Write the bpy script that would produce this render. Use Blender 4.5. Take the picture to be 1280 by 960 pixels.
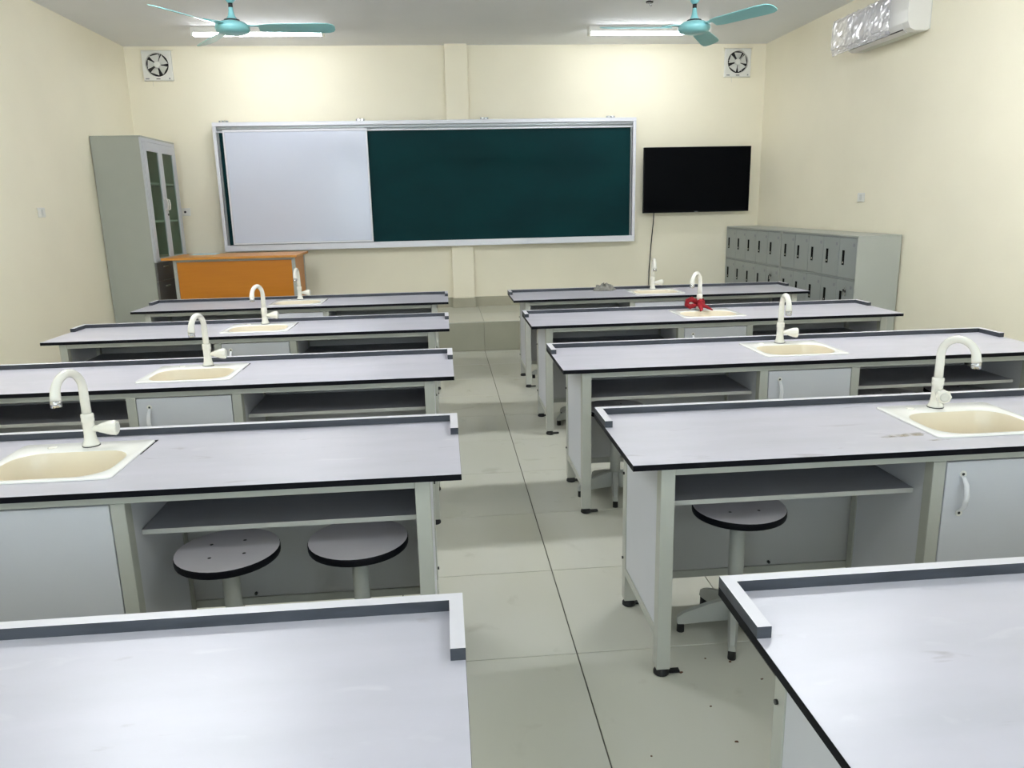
import bpy, bmesh, math, random
from mathutils import Vector, Matrix
random.seed(7)
for o in list(bpy.data.objects): bpy.data.objects.remove(o)
SC = bpy.context.scene
COL = SC.collection
PI = math.pi

# ------------------------------------------------------------------ camera
def aim(pitch, yaw, roll):
    cp, sp, cy, sy = math.cos(pitch), math.sin(pitch), math.cos(yaw), math.sin(yaw)
    f = Vector((sy*cp, cy*cp, -sp)); r = Vector((cy, -sy, 0)); u = r.cross(f)
    c, s = math.cos(roll), math.sin(roll)
    r2, u2 = c*r+s*u, -s*r+c*u
    return Matrix((r2, u2, -f)).transposed()
cam = bpy.data.cameras.new('camera'); camo = bpy.data.objects.new('camera', cam); COL.objects.link(camo)
cam.sensor_fit = 'HORIZONTAL'; cam.sensor_width = 36; cam.lens = 957.78/1280*36; cam.clip_start = .02
camo.matrix_world = Matrix.Translation((0, 0, 1.59)) @ aim(.2313, .0855, -.0217).to_4x4()
SC.camera = camo

# ------------------------------------------------------------------ world, exposure
w = bpy.data.worlds.new('world'); SC.world = w; w.use_nodes = True
w.node_tree.nodes['Background'].inputs[0].default_value = (.8, .88, 1, 1)      # overcast sky
w.node_tree.nodes['Background'].inputs[1].default_value = 2.9
vs = SC.view_settings; vs.view_transform = 'Standard'; vs.look = 'None'; vs.gamma = 1; vs.use_curve_mapping = False
vs.exposure = 1.1
TUBE = 58.0            # light given off by the ceiling tubes
TUBE_COL = (.925, .96, 1.0)

# ------------------------------------------------------------------ measured layout
YB, XL, XR, ZC = 9.734, -3.527, 4.045, 3.424       # back wall, side walls, ceiling
YF = -2.6                                            # wall behind the camera
YP, ZP, XP = 8.41, .326, 3.56                        # podium: front edge, height, right end
LT, DT, ZT = 2.6345, .629, .78                       # lab table length, depth, height

# ------------------------------------------------------------------ colours and materials
def lin(c):
    return tuple(((v/255/12.92) if v/255 <= .04045 else ((v/255+.055)/1.055)**2.4) for v in c)+(1,)
def mat(name, col, rough=.5, metal=0, spec=.5, noise=0, scale=8, stretch=(1, 1, 1), bump=0, bscale=60, col2=None, detail=4, coat=0):
    m = bpy.data.materials.new(name); m.use_nodes = True
    nt = m.node_tree; b = nt.nodes['Principled BSDF']
    b.inputs['Roughness'].default_value = rough; b.inputs['Metallic'].default_value = metal
    b.inputs['Specular IOR Level'].default_value = spec
    b.inputs['Coat Weight'].default_value = coat; b.inputs['Coat Roughness'].default_value = .08
    c = lin(col); b.inputs['Base Color'].default_value = c
    tc = nt.nodes.new('ShaderNodeTexCoord'); oi = nt.nodes.new('ShaderNodeObjectInfo')
    ad = nt.nodes.new('ShaderNodeVectorMath'); ad.operation = 'ADD'
    nt.links.new(tc.outputs['Object'], ad.inputs[0])
    sc = nt.nodes.new('ShaderNodeVectorMath'); sc.operation = 'SCALE'; sc.inputs['Scale'].default_value = 3.7
    nt.links.new(oi.outputs['Location'], sc.inputs[0]); nt.links.new(sc.outputs[0], ad.inputs[1])
    if noise or col2:
        mp = nt.nodes.new('ShaderNodeMapping'); mp.inputs['Scale'].default_value = stretch
        nt.links.new(ad.outputs[0], mp.inputs[0])
        nz = nt.nodes.new('ShaderNodeTexNoise'); nz.inputs['Scale'].default_value = scale; nz.inputs['Detail'].default_value = detail
        nt.links.new(mp.outputs[0], nz.inputs['Vector'])
        rp = nt.nodes.new('ShaderNodeValToRGB')
        d = lin(col2) if col2 else tuple(v*(1-noise) for v in c[:3])+(1,)
        e = rp.color_ramp.elements
        e[0].position, e[1].position = .35, .65; e[0].color = d; e[1].color = c
        nt.links.new(nz.outputs['Fac'], rp.inputs[0]); nt.links.new(rp.outputs[0], b.inputs['Base Color'])
    if bump:
        n2 = nt.nodes.new('ShaderNodeTexNoise'); n2.inputs['Scale'].default_value = bscale; n2.inputs['Detail'].default_value = 3
        nt.links.new(ad.outputs[0], n2.inputs['Vector'])
        bp = nt.nodes.new('ShaderNodeBump'); bp.inputs['Strength'].default_value = bump; bp.inputs['Distance'].default_value = .01
        nt.links.new(n2.outputs['Fac'], bp.inputs['Height']); nt.links.new(bp.outputs[0], b.inputs['Normal'])
    return m
def emit(name, col, strength):
    m = bpy.data.materials.new(name); m.use_nodes = True; nt = m.node_tree; nt.nodes.clear()
    e = nt.nodes.new('ShaderNodeEmission'); o = nt.nodes.new('ShaderNodeOutputMaterial')
    e.inputs[0].default_value = (*col, 1); e.inputs[1].default_value = strength
    nt.links.new(e.outputs[0], o.inputs[0]); return m
def glassy(name, tint, mixf, rough=.04):
    m = bpy.data.materials.new(name); m.use_nodes = True; nt = m.node_tree; nt.nodes.clear()
    t = nt.nodes.new('ShaderNodeBsdfTransparent'); t.inputs[0].default_value = lin(tint)
    g = nt.nodes.new('ShaderNodeBsdfGlossy'); g.inputs['Roughness'].default_value = rough
    x = nt.nodes.new('ShaderNodeMixShader'); x.inputs[0].default_value = mixf
    o = nt.nodes.new('ShaderNodeOutputMaterial')
    nt.links.new(t.outputs[0], x.inputs[1]); nt.links.new(g.outputs[0], x.inputs[2]); nt.links.new(x.outputs[0], o.inputs[0])
    return m

M_WALL = mat('cream_wall_paint', (248, 241, 219), .6, spec=.3, noise=.03, scale=1.5, bump=.03, bscale=90)
M_CEIL = mat('ceiling_paint', (238, 239, 240), .8, spec=.2, noise=.02, scale=2)
M_TILE = mat('polished_floor_tile', (200, 199, 187), .2, noise=.06, scale=3, stretch=(1, .35, 1), col2=(198, 197, 182))
M_GROUT = mat('dark_grout', (84, 82, 72), .8)
M_RISER = mat('grey_green_riser_tile', (170, 169, 150), .3, noise=.06, scale=4)
M_BASE = mat('grey_skirting_tile', (176, 172, 152), .35, noise=.06, scale=6)
M_TOP = mat('pale_marbled_laminate', (204, 201, 212), .32, noise=.07, scale=4, stretch=(.6, 2.2, 1), col2=(196, 194, 204), detail=6)
def smudge(m, col, scale, lo, hi, stretch, fac):
    nt = m.node_tree; b = nt.nodes['Principled BSDF']; src = b.inputs['Base Color'].links[0].from_socket
    ad = [n for n in nt.nodes if n.type == 'VECT_MATH' and n.operation == 'ADD'][0]
    mp = nt.nodes.new('ShaderNodeMapping'); mp.inputs['Scale'].default_value = stretch; mp.inputs['Rotation'].default_value = (0, 0, .5)
    nz = nt.nodes.new('ShaderNodeTexNoise'); nz.inputs['Scale'].default_value = scale; nz.inputs['Detail'].default_value = 5; nz.inputs['Distortion'].default_value = .6
    rp = nt.nodes.new('ShaderNodeMapRange'); rp.inputs['From Min'].default_value = lo; rp.inputs['From Max'].default_value = hi; rp.inputs['To Max'].default_value = fac
    mx = nt.nodes.new('ShaderNodeMix'); mx.data_type = 'RGBA'; mx.inputs['B'].default_value = lin(col)
    nt.links.new(ad.outputs[0], mp.inputs[0]); nt.links.new(mp.outputs[0], nz.inputs['Vector']); nt.links.new(nz.outputs['Fac'], rp.inputs['Value'])
    nt.links.new(rp.outputs[0], mx.inputs['Factor']); nt.links.new(src, mx.inputs['A']); nt.links.new(mx.outputs['Result'], b.inputs['Base Color'])
smudge(M_TOP, (158, 150, 156), 7, .66, .76, (.8, 3, 1), .55)
smudge(M_TOP, (226, 224, 230), 5, .62, .76, (1.2, 3, 1), .35)
smudge(M_TILE, (150, 144, 124), 5, .64, .78, (1, 1, 1), .35)
M_CORE = mat('black_phenolic_core', (8, 9, 17), .55, spec=.15, noise=.1, scale=30)
M_LIP = mat('sawn_lip_side', (66, 70, 78), .5, noise=.25, scale=14, stretch=(.4, 2, 2), col2=(48, 52, 60))
M_LIPT = mat('lip_top_laminate', (222, 220, 226), .4, noise=.02, scale=10)
M_FRAME = mat('light_grey_powder_coat', (186, 187, 178), .45, noise=.02, scale=20)
M_PANEL = mat('white_melamine_panel', (211, 212, 218), .4, noise=.015, scale=5)
M_BACKP = mat('grey_melamine_panel', (188, 188, 187), .45, noise=.02, scale=5)
M_SHELF = mat('grey_shelf_board', (150, 149, 155), .5, noise=.03, scale=6)
M_SHELFE = mat('pale_shelf_edge', (196, 196, 190), .5)
M_RUB = mat('black_rubber', (20, 20, 22), .6)
M_BLK = mat('black_plastic', (24, 24, 26), .4)
M_CREAM = mat('cream_plastic', (245, 242, 232), .25, coat=.3)
M_BOWL = mat('cream_bowl_bounce_tint', (237, 226, 203), .28, coat=.3)  # same plastic as the rim; light bouncing inside the bowl is put into this deeper cream
M_RIM = mat('ivory_sink_rim', (248, 247, 243), .25, coat=.3)
M_CHROME = mat('chrome', (205, 206, 208), .18, metal=1)
M_SEAT = mat('grey_seat_laminate', (212, 206, 211), .4, noise=.03, scale=8)
M_STEEL = mat('grey_painted_steel', (176, 178, 172), .42, noise=.02, scale=9)
M_CAB = mat('grey_green_cabinet_steel', (166, 169, 159), .4, noise=.025, scale=5)
M_CABD = mat('pale_grey_door_frame', (190, 193, 198), .38)
M_CABI = mat('cabinet_interior', (172, 182, 170), .6)
M_CABL = mat('dark_grey_drawer_front', (96, 95, 92), .3)
M_LOCK = mat('locker_grey_steel', (150, 156, 154), .4, noise=.02, scale=6)
M_LOCKS = mat('locker_body_steel', (174, 177, 170), .42, noise=.02, scale=6)
M_GAP = mat('shadowed_gap', (60, 64, 64), .7)
M_WOOD = mat('orange_wood_veneer', (204, 127, 20), .38, col2=(200, 122, 17), scale=6, stretch=(.5, 3, 9), detail=6)
M_WOODT = mat('desk_top_veneer', (218, 150, 62), .35, col2=(206, 136, 48), scale=6, stretch=(.5, 5, 3), detail=6)
M_ALU = mat('brushed_aluminium', (230, 230, 237), .35, metal=.1, noise=.03, scale=10, stretch=(.1, 4, 4))
M_ALUD = mat('dull_aluminium', (160, 164, 166), .35, metal=.5)
M_GREEN = mat('dark_green_board', (2, 52, 56), .55, spec=.12, noise=.12, scale=1.2, stretch=(1, 1, 2), col2=(2, 46, 50))
M_WHITE = mat('glossy_whiteboard', (214, 219, 236), .16, noise=.01, scale=2, coat=.2)
M_SCREEN = mat('tv_screen', (2, 3, 7), .4, spec=.06)
M_BEZEL = mat('tv_bezel', (10, 10, 14), .45, spec=.2)
M_TEAL = mat('teal_enamel', (130, 192, 196), .32, coat=.3)
M_WPL = mat('white_plastic', (232, 231, 224), .4)
M_HND = mat('white_handle_plastic', (238, 238, 242), .35)
M_GPL = mat('grey_fan_blade', (214, 214, 208), .45)
M_DARK = mat('dark_opening', (34, 32, 32), .8)
M_ACW = mat('ac_white_shell', (226, 224, 220), .35)
M_ACB = mat('ac_underside', (214, 214, 202), .5)
M_FILM = glassy('clear_plastic_film', (250, 250, 252), .36, .2)
_n = M_FILM.node_tree; _o = [n for n in _n.nodes if n.type == 'OUTPUT_MATERIAL'][0]; _x = [n for n in _n.nodes if n.type == 'MIX_SHADER'][0]
_d = _n.nodes.new('ShaderNodeBsdfDiffuse'); _d.inputs[0].default_value = lin((240, 238, 246)); _m = _n.nodes.new('ShaderNodeMixShader'); _m.inputs[0].default_value = .35
_n.links.new(_x.outputs[0], _m.inputs[1]); _n.links.new(_d.outputs[0], _m.inputs[2]); _n.links.new(_m.outputs[0], _o.inputs[0])
M_PANE = glassy('window_glass', (244, 248, 246), .05, .02)
M_GLASS = glassy('cabinet_glass', (222, 236, 224), .07, .05)
M_TUBE = {k: emit('lit_tube_'+k, TUBE_COL, TUBE*v) for k, v in (('front', .39), ('middle', 1.58), ('rear', .42))}
M_RED = mat('red_cloth', (150, 8, 26), .8, noise=.25, scale=30, bump=.3, bscale=80)
M_GREY = mat('grey_cloth', (150, 148, 140), .85, noise=.3, scale=40, bump=.3, bscale=90)
M_BLUE = mat('pale_blue_paper', (188, 214, 224), .6)
M_SLOT = mat('black_slot', (8, 8, 9), .8, spec=.1)
M_TAG = mat('grey_print', (140, 142, 146), .6)
M_STAIN = mat('brown_stain', (186, 166, 118), .6, noise=.1, scale=30)
_n = M_STAIN.node_tree; _b = _n.nodes['Principled BSDF']                      # the stain fades out in patches
_tc = [n for n in _n.nodes if n.type == 'TEX_COORD'][0]; _z = _n.nodes.new('ShaderNodeTexNoise'); _z.inputs['Scale'].default_value = 22; _z.inputs['Detail'].default_value = 5
_r = _n.nodes.new('ShaderNodeMapRange'); _r.inputs['From Min'].default_value = .36; _r.inputs['From Max'].default_value = .62; _r.inputs['To Max'].default_value = .42
_n.links.new(_tc.outputs['Object'], _z.inputs['Vector']); _n.links.new(_z.outputs['Fac'], _r.inputs['Value']); _n.links.new(_r.outputs[0], _b.inputs['Alpha'])
M_DIRT = mat('dirt', (96, 66, 44), .9)
M_WIRE = mat('black_cable', (30, 28, 28), .5)

# ------------------------------------------------------------------ mesh building
class MB:
    def __init__(s): s.bm = bmesh.new(); s.mats = []
    def mi(s, m):
        if m not in s.mats: s.mats.append(m)
        return s.mats.index(m)
    def face(s, vs, m):
        f = s.bm.faces.new(vs); f.material_index = s.mi(m); return f
    def box(s, x0, x1, y0, y1, z0, z1, m, top=None, bev=0):
        v = [s.bm.verts.new((x, y, z)) for x in (x0, x1) for y in (y0, y1) for z in (z0, z1)]
        q = [(0, 1, 3, 2), (4, 6, 7, 5), (0, 4, 5, 1), (2, 3, 7, 6), (0, 2, 6, 4), (1, 5, 7, 3)]
        fs = [s.face([v[i] for i in k], m) for k in q]
        if top: fs[5].material_index = s.mi(top)
        if bev:
            es = list({e for f in fs for e in f.edges})
            bmesh.ops.bevel(s.bm, geom=es, offset=bev, segments=1, affect='EDGES', clamp_overlap=True)
        return s
    def prism(s, pts, axis, a, b, m):
        def P(p, t):
            return {'x': (t, p[0], p[1]), 'y': (p[0], t, p[1]), 'z': (p[0], p[1], t)}[axis]
        A = [s.bm.verts.new(P(p, a)) for p in pts]; B = [s.bm.verts.new(P(p, b)) for p in pts]
        n = len(pts); s.face(A[::-1], m); s.face(B, m)
        for i in range(n):
            s.face([A[i], A[(i+1) % n], B[(i+1) % n], B[i]], m)
        return s
    def rings(s, rr, m, cap0=True, cap1=True, smooth=True):
        R = [[s.bm.verts.new(p) for p in r] for r in rr]
        n = len(R[0])
        for a, b in zip(R, R[1:]):
            for i in range(n):
                f = s.face([a[i], a[(i+1) % n], b[(i+1) % n], b[i]], m); f.smooth = smooth
        if cap0: s.face(R[0][::-1], m)
        if cap1: s.face(R[-1], m)
        return R
    def lathe(s, prof, m, n=20, c=(0, 0, 0), axis='z', cap0=True, cap1=True, smooth=True):
        def P(r, h, a):
            x, y = r*math.cos(a), r*math.sin(a)
            q = {'z': (x, y, h), 'x': (h, x, y), 'y': (x, h, y)}[axis]
            return (q[0]+c[0], q[1]+c[1], q[2]+c[2])
        s.rings([[P(r, h, 2*PI*i/n) for i in range(n)] for r, h in prof], m, cap0, cap1, smooth); return s
    def tube(s, pts, r, m, n=12, sy=1.0, smooth=True):
        pts = [Vector(p) for p in pts]; rr = []
        ref = None
        for i, p in enumerate(pts):
            t = (pts[min(i+1, len(pts)-1)]-pts[max(i-1, 0)]).normalized()
            if ref is None:
                ref = Vector((0, 0, 1)) if abs(t.z) < .9 else Vector((1, 0, 0))
            a = t.cross(ref).normalized(); b = a.cross(t).normalized(); ref = b
            k = r[i] if isinstance(r, (list, tuple)) else r
            kk = k if isinstance(k, (list, tuple)) else (k, k*sy)
            rr.append([p+a*kk[0]*math.cos(2*PI*j/n)+b*kk[1]*math.sin(2*PI*j/n) for j in range(n)])
        s.rings(rr, m, smooth=smooth); return s
    def done(s, name, parent=None, loc=None, rz=0, sharp=False):
        bmesh.ops.recalc_face_normals(s.bm, faces=s.bm.faces)
        me = bpy.data.meshes.new(name); s.bm.to_mesh(me); s.bm.free()
        for m in s.mats: me.materials.append(m)
        o = bpy.data.objects.new(name, me); COL.objects.link(o)
        if parent: o.parent = parent
        if loc: o.location = loc
        o.rotation_euler = (0, 0, rz)
        return o
def bx(name, parent, x0, x1, y0, y1, z0, z1, m, top=None, bev=.0015):
    return MB().box(x0, x1, y0, y1, z0, z1, m, top, bev).done(name, parent)
def tag(o, label=None, cat=None, group=None, kind=None):
    if label: o['label'] = label
    if cat: o['category'] = cat
    if group: o['group'] = group
    if kind: o['kind'] = kind
    return o
def empty(name, loc=(0, 0, 0), rz=0):
    o = bpy.data.objects.new(name, None); COL.objects.link(o); o.location = loc; o.rotation_euler = (0, 0, rz)
    o.empty_display_size = .1; return o
KIDS = {}
def copy_tree(o, parent=None):
    c = o.copy(); COL.objects.link(c)
    if parent: c.parent = parent
    for ch in list(o.children): copy_tree(ch, c)
    return c
def rrect(x0, x1, y0, y1, r, z, k=5):
    out = []
    for cx, cy, a0 in ((x1-r, y1-r, 0), (x0+r, y1-r, 90), (x0+r, y0+r, 180), (x1-r, y0+r, 270)):
        for i in range(k+1):
            a = math.radians(a0+90*i/k); out.append((cx+r*math.cos(a), cy+r*math.sin(a), z))
    return out

# ------------------------------------------------------------------ the room
def struct(name, mb): return tag(mb.done(name), kind='structure')
struct('wall_back', MB().box(XL-.2, XR+.2, YB, YB+.2, -.1, ZC+.1, M_WALL))
struct('wall_left', MB().box(XL-.2, XL, YF, YB, -.1, ZC+.1, M_WALL))
struct('wall_right', MB().box(XR, XR+.2, YF, YB, -.1, ZC+.1, M_WALL))
# the wall behind the camera has three windows: daylight comes from there
WZ = (.85, 2.95); WXS = [(-2.9, -1.1), (-.65, 1.15), (1.6, 3.4)]
mb = MB().box(XL-.2, XR+.2, YF-.2, YF, -.1, WZ[0], M_WALL).box(XL-.2, XR+.2, YF-.2, YF, WZ[1], ZC+.1, M_WALL)
e = [XL-.2]+[v for p in WXS for v in p]+[XR+.2]
for a, b in zip(e[::2], e[1::2]): mb.box(a, b, YF-.2, YF, WZ[0], WZ[1], M_WALL)
struct('wall_front', mb)
for k, (a, b) in enumerate(WXS):
    wn = tag(empty('window_%d' % (k+1), ((a+b)/2, YF-.1, WZ[0])), kind='structure'); W2 = (b-a)/2; hh = WZ[1]-WZ[0]
    for q in (-1, 1): bx('window_frame', wn, *sorted((q*W2, q*(W2-.06))), -.03, .03, 0, hh, M_ALU)
    for z in (0, hh-.06): bx('window_frame', wn, -W2+.0605, W2-.0605, -.03, .03, z, z+.06, M_ALU)
    bx('mullion', wn, -.03, .03, -.028, .028, .0605, hh-.0605, M_ALU)
    for q in (-1, 1): bx('pane', wn, *sorted((q*.0305, q*(W2-.0605))), -.003, .003, .0605, hh-.0605, M_PANE, bev=0)
    al = bpy.data.lights.new('window_portal', 'AREA'); al.shape = 'RECTANGLE'; al.size = b-a; al.size_y = hh; al.cycles.is_portal = True
    ao = bpy.data.objects.new('window_portal', al); COL.objects.link(ao); ao.location = ((a+b)/2, YF-.15, (WZ[0]+WZ[1])/2); ao.rotation_euler = (PI/2, 0, PI)
struct('ceiling', MB().box(XL-.2, XR+.2, YF-.2, YB+.2, ZC, ZC+.2, M_CEIL))
struct('pillar', MB().box(.114, .379, 9.648, YB+.01, ZP, ZC, M_WALL, bev=.003))
floor = struct('floor', MB().box(XL, XR, YF, YB, -.1, -.004, M_GROUT))
# floor tiles: joints measured from the photograph
TX0, TY0, TS = .4251, 2.449, .6498
meshes = {}
def tile(name, parent, x0, x1, y0, y1, z0, z1, m, gx=.0022, gy=.0018, gz=0):
    key = (name, round(x1-x0, 4), round(y1-y0, 4), round(z1-z0, 4), m.name)
    if key not in meshes:
        o = MB().box(gx, x1-x0-gx, gy, y1-y0-gy, gz, z1-z0-gz, m, bev=.0012).done(name); meshes[key] = o.data
    else:
        o = bpy.data.objects.new(name, meshes[key]); COL.objects.link(o)
    o.parent = parent; o.location = (x0, y0, z0); return o
xs = [XL]+[TX0+TS*k for k in range(-6, 6) if XL+.02 < TX0+TS*k < XR-.02]+[XR]
ys = [TY0+TS*k for k in range(-5, 10) if TY0+TS*k < YP-.02]+[YP]
ys = [TY0-6*TS]+ys
for a, b in zip(xs, xs[1:]):
    for c, d in zip(ys, ys[1:]):
        tile('tile', floor, a, b, c, d, -.012, 0, M_TILE)
struct('trim_1', MB().box(XL, XR, YF, ys[0], -.01, 0, M_TILE))
podium = struct('podium', MB().box(XL, XP-.01, YP+.012, YB, -.003, ZP-.012, M_GROUT))
for a, b in zip(xs, xs[1:]):
    b = min(b, XP)
    if b <= a: continue
    tile('riser_tile', podium, a, b, YP, YP+.012, 0, ZP-.012, M_RISER, gx=.0012, gy=0, gz=.0006)
    for c, d in ((YP-.004, YP+TS), (YP+TS, YP+2*TS), (YP+2*TS, YB)):
        if d-c > .01: tile('tread_tile', podium, a, b, c, d, ZP-.012, ZP, M_TILE, gx=.001, gy=.001)
struct('baseboard_back', MB().box(XL, .113, YB-.012, YB+.001, ZP, ZP+.122, M_BASE, bev=.002).box(.38, XP+.0, YB-.012, YB+.001, ZP, ZP+.122, M_BASE, bev=.002)
       .box(.102, .391, 9.637, 9.65, ZP, ZP+.122, M_BASE, bev=.002).box(.102, .115, 9.648, YB, ZP, ZP+.122, M_BASE).box(.378, .391, 9.648, YB, ZP, ZP+.122, M_BASE))
struct('baseboard_left', MB().box(XL, XL+.012, YF, YP, 0, .122, M_BASE, bev=.002))
struct('baseboard_right', MB().box(XR-.012, XR, YF, YB, 0, .122, M_BASE, bev=.002))

# ------------------------------------------------------------------ ceiling lights
def ceiling_light(x, y, label, row='front'):
    t = tag(empty('ceiling_light', (x, y, ZC)), label, 'light', 'batten lights on the ceiling')
    MB().prism([(-.05, 0), (.05, 0), (.042, -.053), (-.042, -.053)], 'x', -.66, .66, M_WPL).done('housing', t)
    for s in (-1, 1):
        bx('end_cap', t, s*.66-.012, s*.66+.012, -.05, .05, -.086, 0, M_WPL)
    pr = [(.032*math.cos(PI+PI*i/10), -.045+.03*math.sin(PI+PI*i/10)) for i in range(11)]
    MB().prism(pr, 'x', -.648, .648, M_TUBE[row]).done('diffuser', t, (0, 0, -.008))
    return t
ceiling_light(-1.815, 8.8, 'lit batten light on ceiling above the whiteboard, behind the left ceiling fan')
ceiling_light(2.335, 8.8, 'lit batten light on ceiling near the television, behind the right ceiling fan')
for y, wy in ((4.56, 'over the middle table rows'), (.4, 'near the camera')):
    for x, wx in ((-1.815, 'left'), (2.335, 'right')):
        ceiling_light(x, y, 'lit batten light on the %s half of ceiling %s' % (wx, wy), 'middle' if y > 2 else 'rear')

# ------------------------------------------------------------------ lab tables
H = LT/2
def make_table(sh):
    """origin: floor under the middle of the front edge; sh: sideways shift of the middle cabinet"""
    t = empty('lab_table')
    hx, y0, y1 = .208, .13, .505
    def slab(mb, e, z0, z1, m):
        X = [-H+e, -hx, hx, H-e]; Y = [e, y0, y1, DT-e]
        T = [[mb.bm.verts.new((x, y, z1)) for y in Y] for x in X]; B = [[mb.bm.verts.new((x, y, z0)) for y in Y] for x in X]
        for i in range(3):
            for j in range(3):
                if i == 1 and j == 1: continue
                mb.face([T[i][j], T[i+1][j], T[i+1][j+1], T[i][j+1]], m); mb.face([B[i][j], B[i][j+1], B[i+1][j+1], B[i+1][j]], m)
        out = [(0, 0), (1, 0), (2, 0), (3, 0), (3, 1), (3, 2), (3, 3), (2, 3), (1, 3), (0, 3), (0, 2), (0, 1)]
        for lst in (out, [(1, 1), (1, 2), (2, 2), (2, 1)]):
            for (a, b), (c, d) in zip(lst, lst[1:]+lst[:1]):
                mb.face([B[a][b], B[c][d], T[c][d], T[a][b]], m)
        return mb
    wt = tag(slab(MB(), 0, ZT-.02, ZT-.0008, M_CORE).done('worktop', t), 'black edged worktop with pale marbled surface')
    slab(MB(), .0006, ZT-.0008, ZT, M_TOP).done('laminate', wt)
    lh, lw, lr = .0245, .028, .205
    def lip(x0, x1, a, b):
        return MB().box(x0, x1, a, b, ZT, ZT+lh, M_LIP, M_LIPT, .0008).done('raised_lip', t)
    mb = MB()
    mb.prism([(-H, DT), (-H+lw, DT-lw), (H-lw, DT-lw), (H, DT)], 'z', ZT, ZT+lh, M_LIP)
    for f in mb.bm.faces:
        if all(v.co.z > ZT+lh-.001 for v in f.verts): f.material_index = mb.mi(M_LIPT)
    mb.done('raised_lip', t)
    for s in (-1, 1):
        mb = MB(); mb.prism([(s*H, DT), (s*(H-lw), DT-lw), (s*(H-lw), DT-lr), (s*H, DT-lr)], 'z', ZT, ZT+lh, M_LIP)
        for f in mb.bm.faces:
            if all(v.co.z > ZT+lh-.001 for v in f.verts): f.material_index = mb.mi(M_LIPT)
        mb.done('raised_lip', t)
    a0, a1 = H-.147, H-.1
    for s in (-1, 1):
        xa, xb = sorted((s*a0, s*a1))
        for ya in (.03, .5):
            lg = bx('leg', t, xa, xb, ya, ya+.047, .028, ZT-.02, M_FRAME)
            fx = (xa+xb)/2
            MB().lathe([(.017, .03), (.02, .02), (.027, .012), (.027, .003), (.024, 0)], M_RUB, 16, (fx, ya+.0235, 0)).box(*sorted((fx, fx-s*.062)), ya+.012, ya+.032, .004, .012, M_RUB).done('levelling_foot', lg)
        ox = s*(H-.1)
        xa, xb = sorted((s*(H-.104), s*(H-.12)))
        bx('end_panel', t, xa, xb, .0772, .4998, .172, .745, M_PANEL)
        xa, xb = sorted((ox, s*(H-.13)))
        bx('end_rail', t, xa, xb, .0772, .4998, .14, .171, M_FRAME)
        for zz in (.205, .56):
            MB().lathe([(.006, 0), (.006, .006)], M_BLK, 8, (ox if s > 0 else ox-.006, .53, zz), 'x').done('bolt', t)
    bx('front_rail', t, -a0+.0004, a0-.0004, .033, .06, ZT-.052, ZT-.022, M_FRAME)
    bx('back_rail', t, -a0+.0004, a0-.0004, .515, .543, .106, .136, M_FRAME)
    bx('back_panel', t, -a0+.001, a0-.001, .522, .538, .1365, ZT-.02, M_BACKP)
    for x in (-.62, .52):
        MB().lathe([(.006, .512), (.006, .522)], M_BLK, 8, (x, 0, .152), 'y').done('clip', t)
    c0, c1 = sh-.267, sh+.267
    for x in (c0, c1-.044):
        bx('cabinet_post', t, x, x+.044, .032, .078, .03, ZT-.0522, M_FRAME)
        bx('cabinet_post', t, x, x+.044, .476, .514, .03, ZT-.025, M_FRAME)
    for x in (c0+.003, c1-.019):
        bx('cabinet_side', t, x, x+.016, .0785, .4755, .11, ZT-.02, M_PANEL)
    bx('cabinet_bottom', t, c0+.02, c1-.02, .05, .512, .1, .116, M_PANEL)
    d0, d1 = c0+.047, c1-.047
    dr = bx('door', t, d0, d1, .031, .048, .122, ZT-.056, M_PANEL)
    hx0 = d0+.058
    pts = [(hx0, .033, .674), (hx0, .022, .668), (hx0, .006, .648), (hx0, -.001, .615), (hx0, .006, .575), (hx0, .022, .556), (hx0, .033, .55)]
    hd = MB().tube(pts, [(.006, .003), (.007, .004), (.009, .005), (.01, .005), (.0095, .005), (.008, .004), (.006, .003)], M_HND, 10).done('handle', dr)
    tag(hd, 'white bow handle')
    for z in (.681, .543):
        MB().lathe([(.012, .0285), (.012, .0325)], M_WPL, 10, (hx0, 0, z), 'y').lathe([(.005, .0275), (.005, .029)], M_BLK, 8, (hx0, 0, z), 'y').done('handle_screw', dr)
    for xa, xb in ((-a0+.0, c0-.0004), (c1+.0004, a0)):
        mb = MB().box(xa+.0005, xb-.0005, .126, .5205, .585, .602, M_SHELF)
        for f in mb.bm.faces:
            if all(v.co.y < .127 for v in f.verts): f.material_index = mb.mi(M_SHELFE)
        mb.done('shelf', t)
    return t

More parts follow.
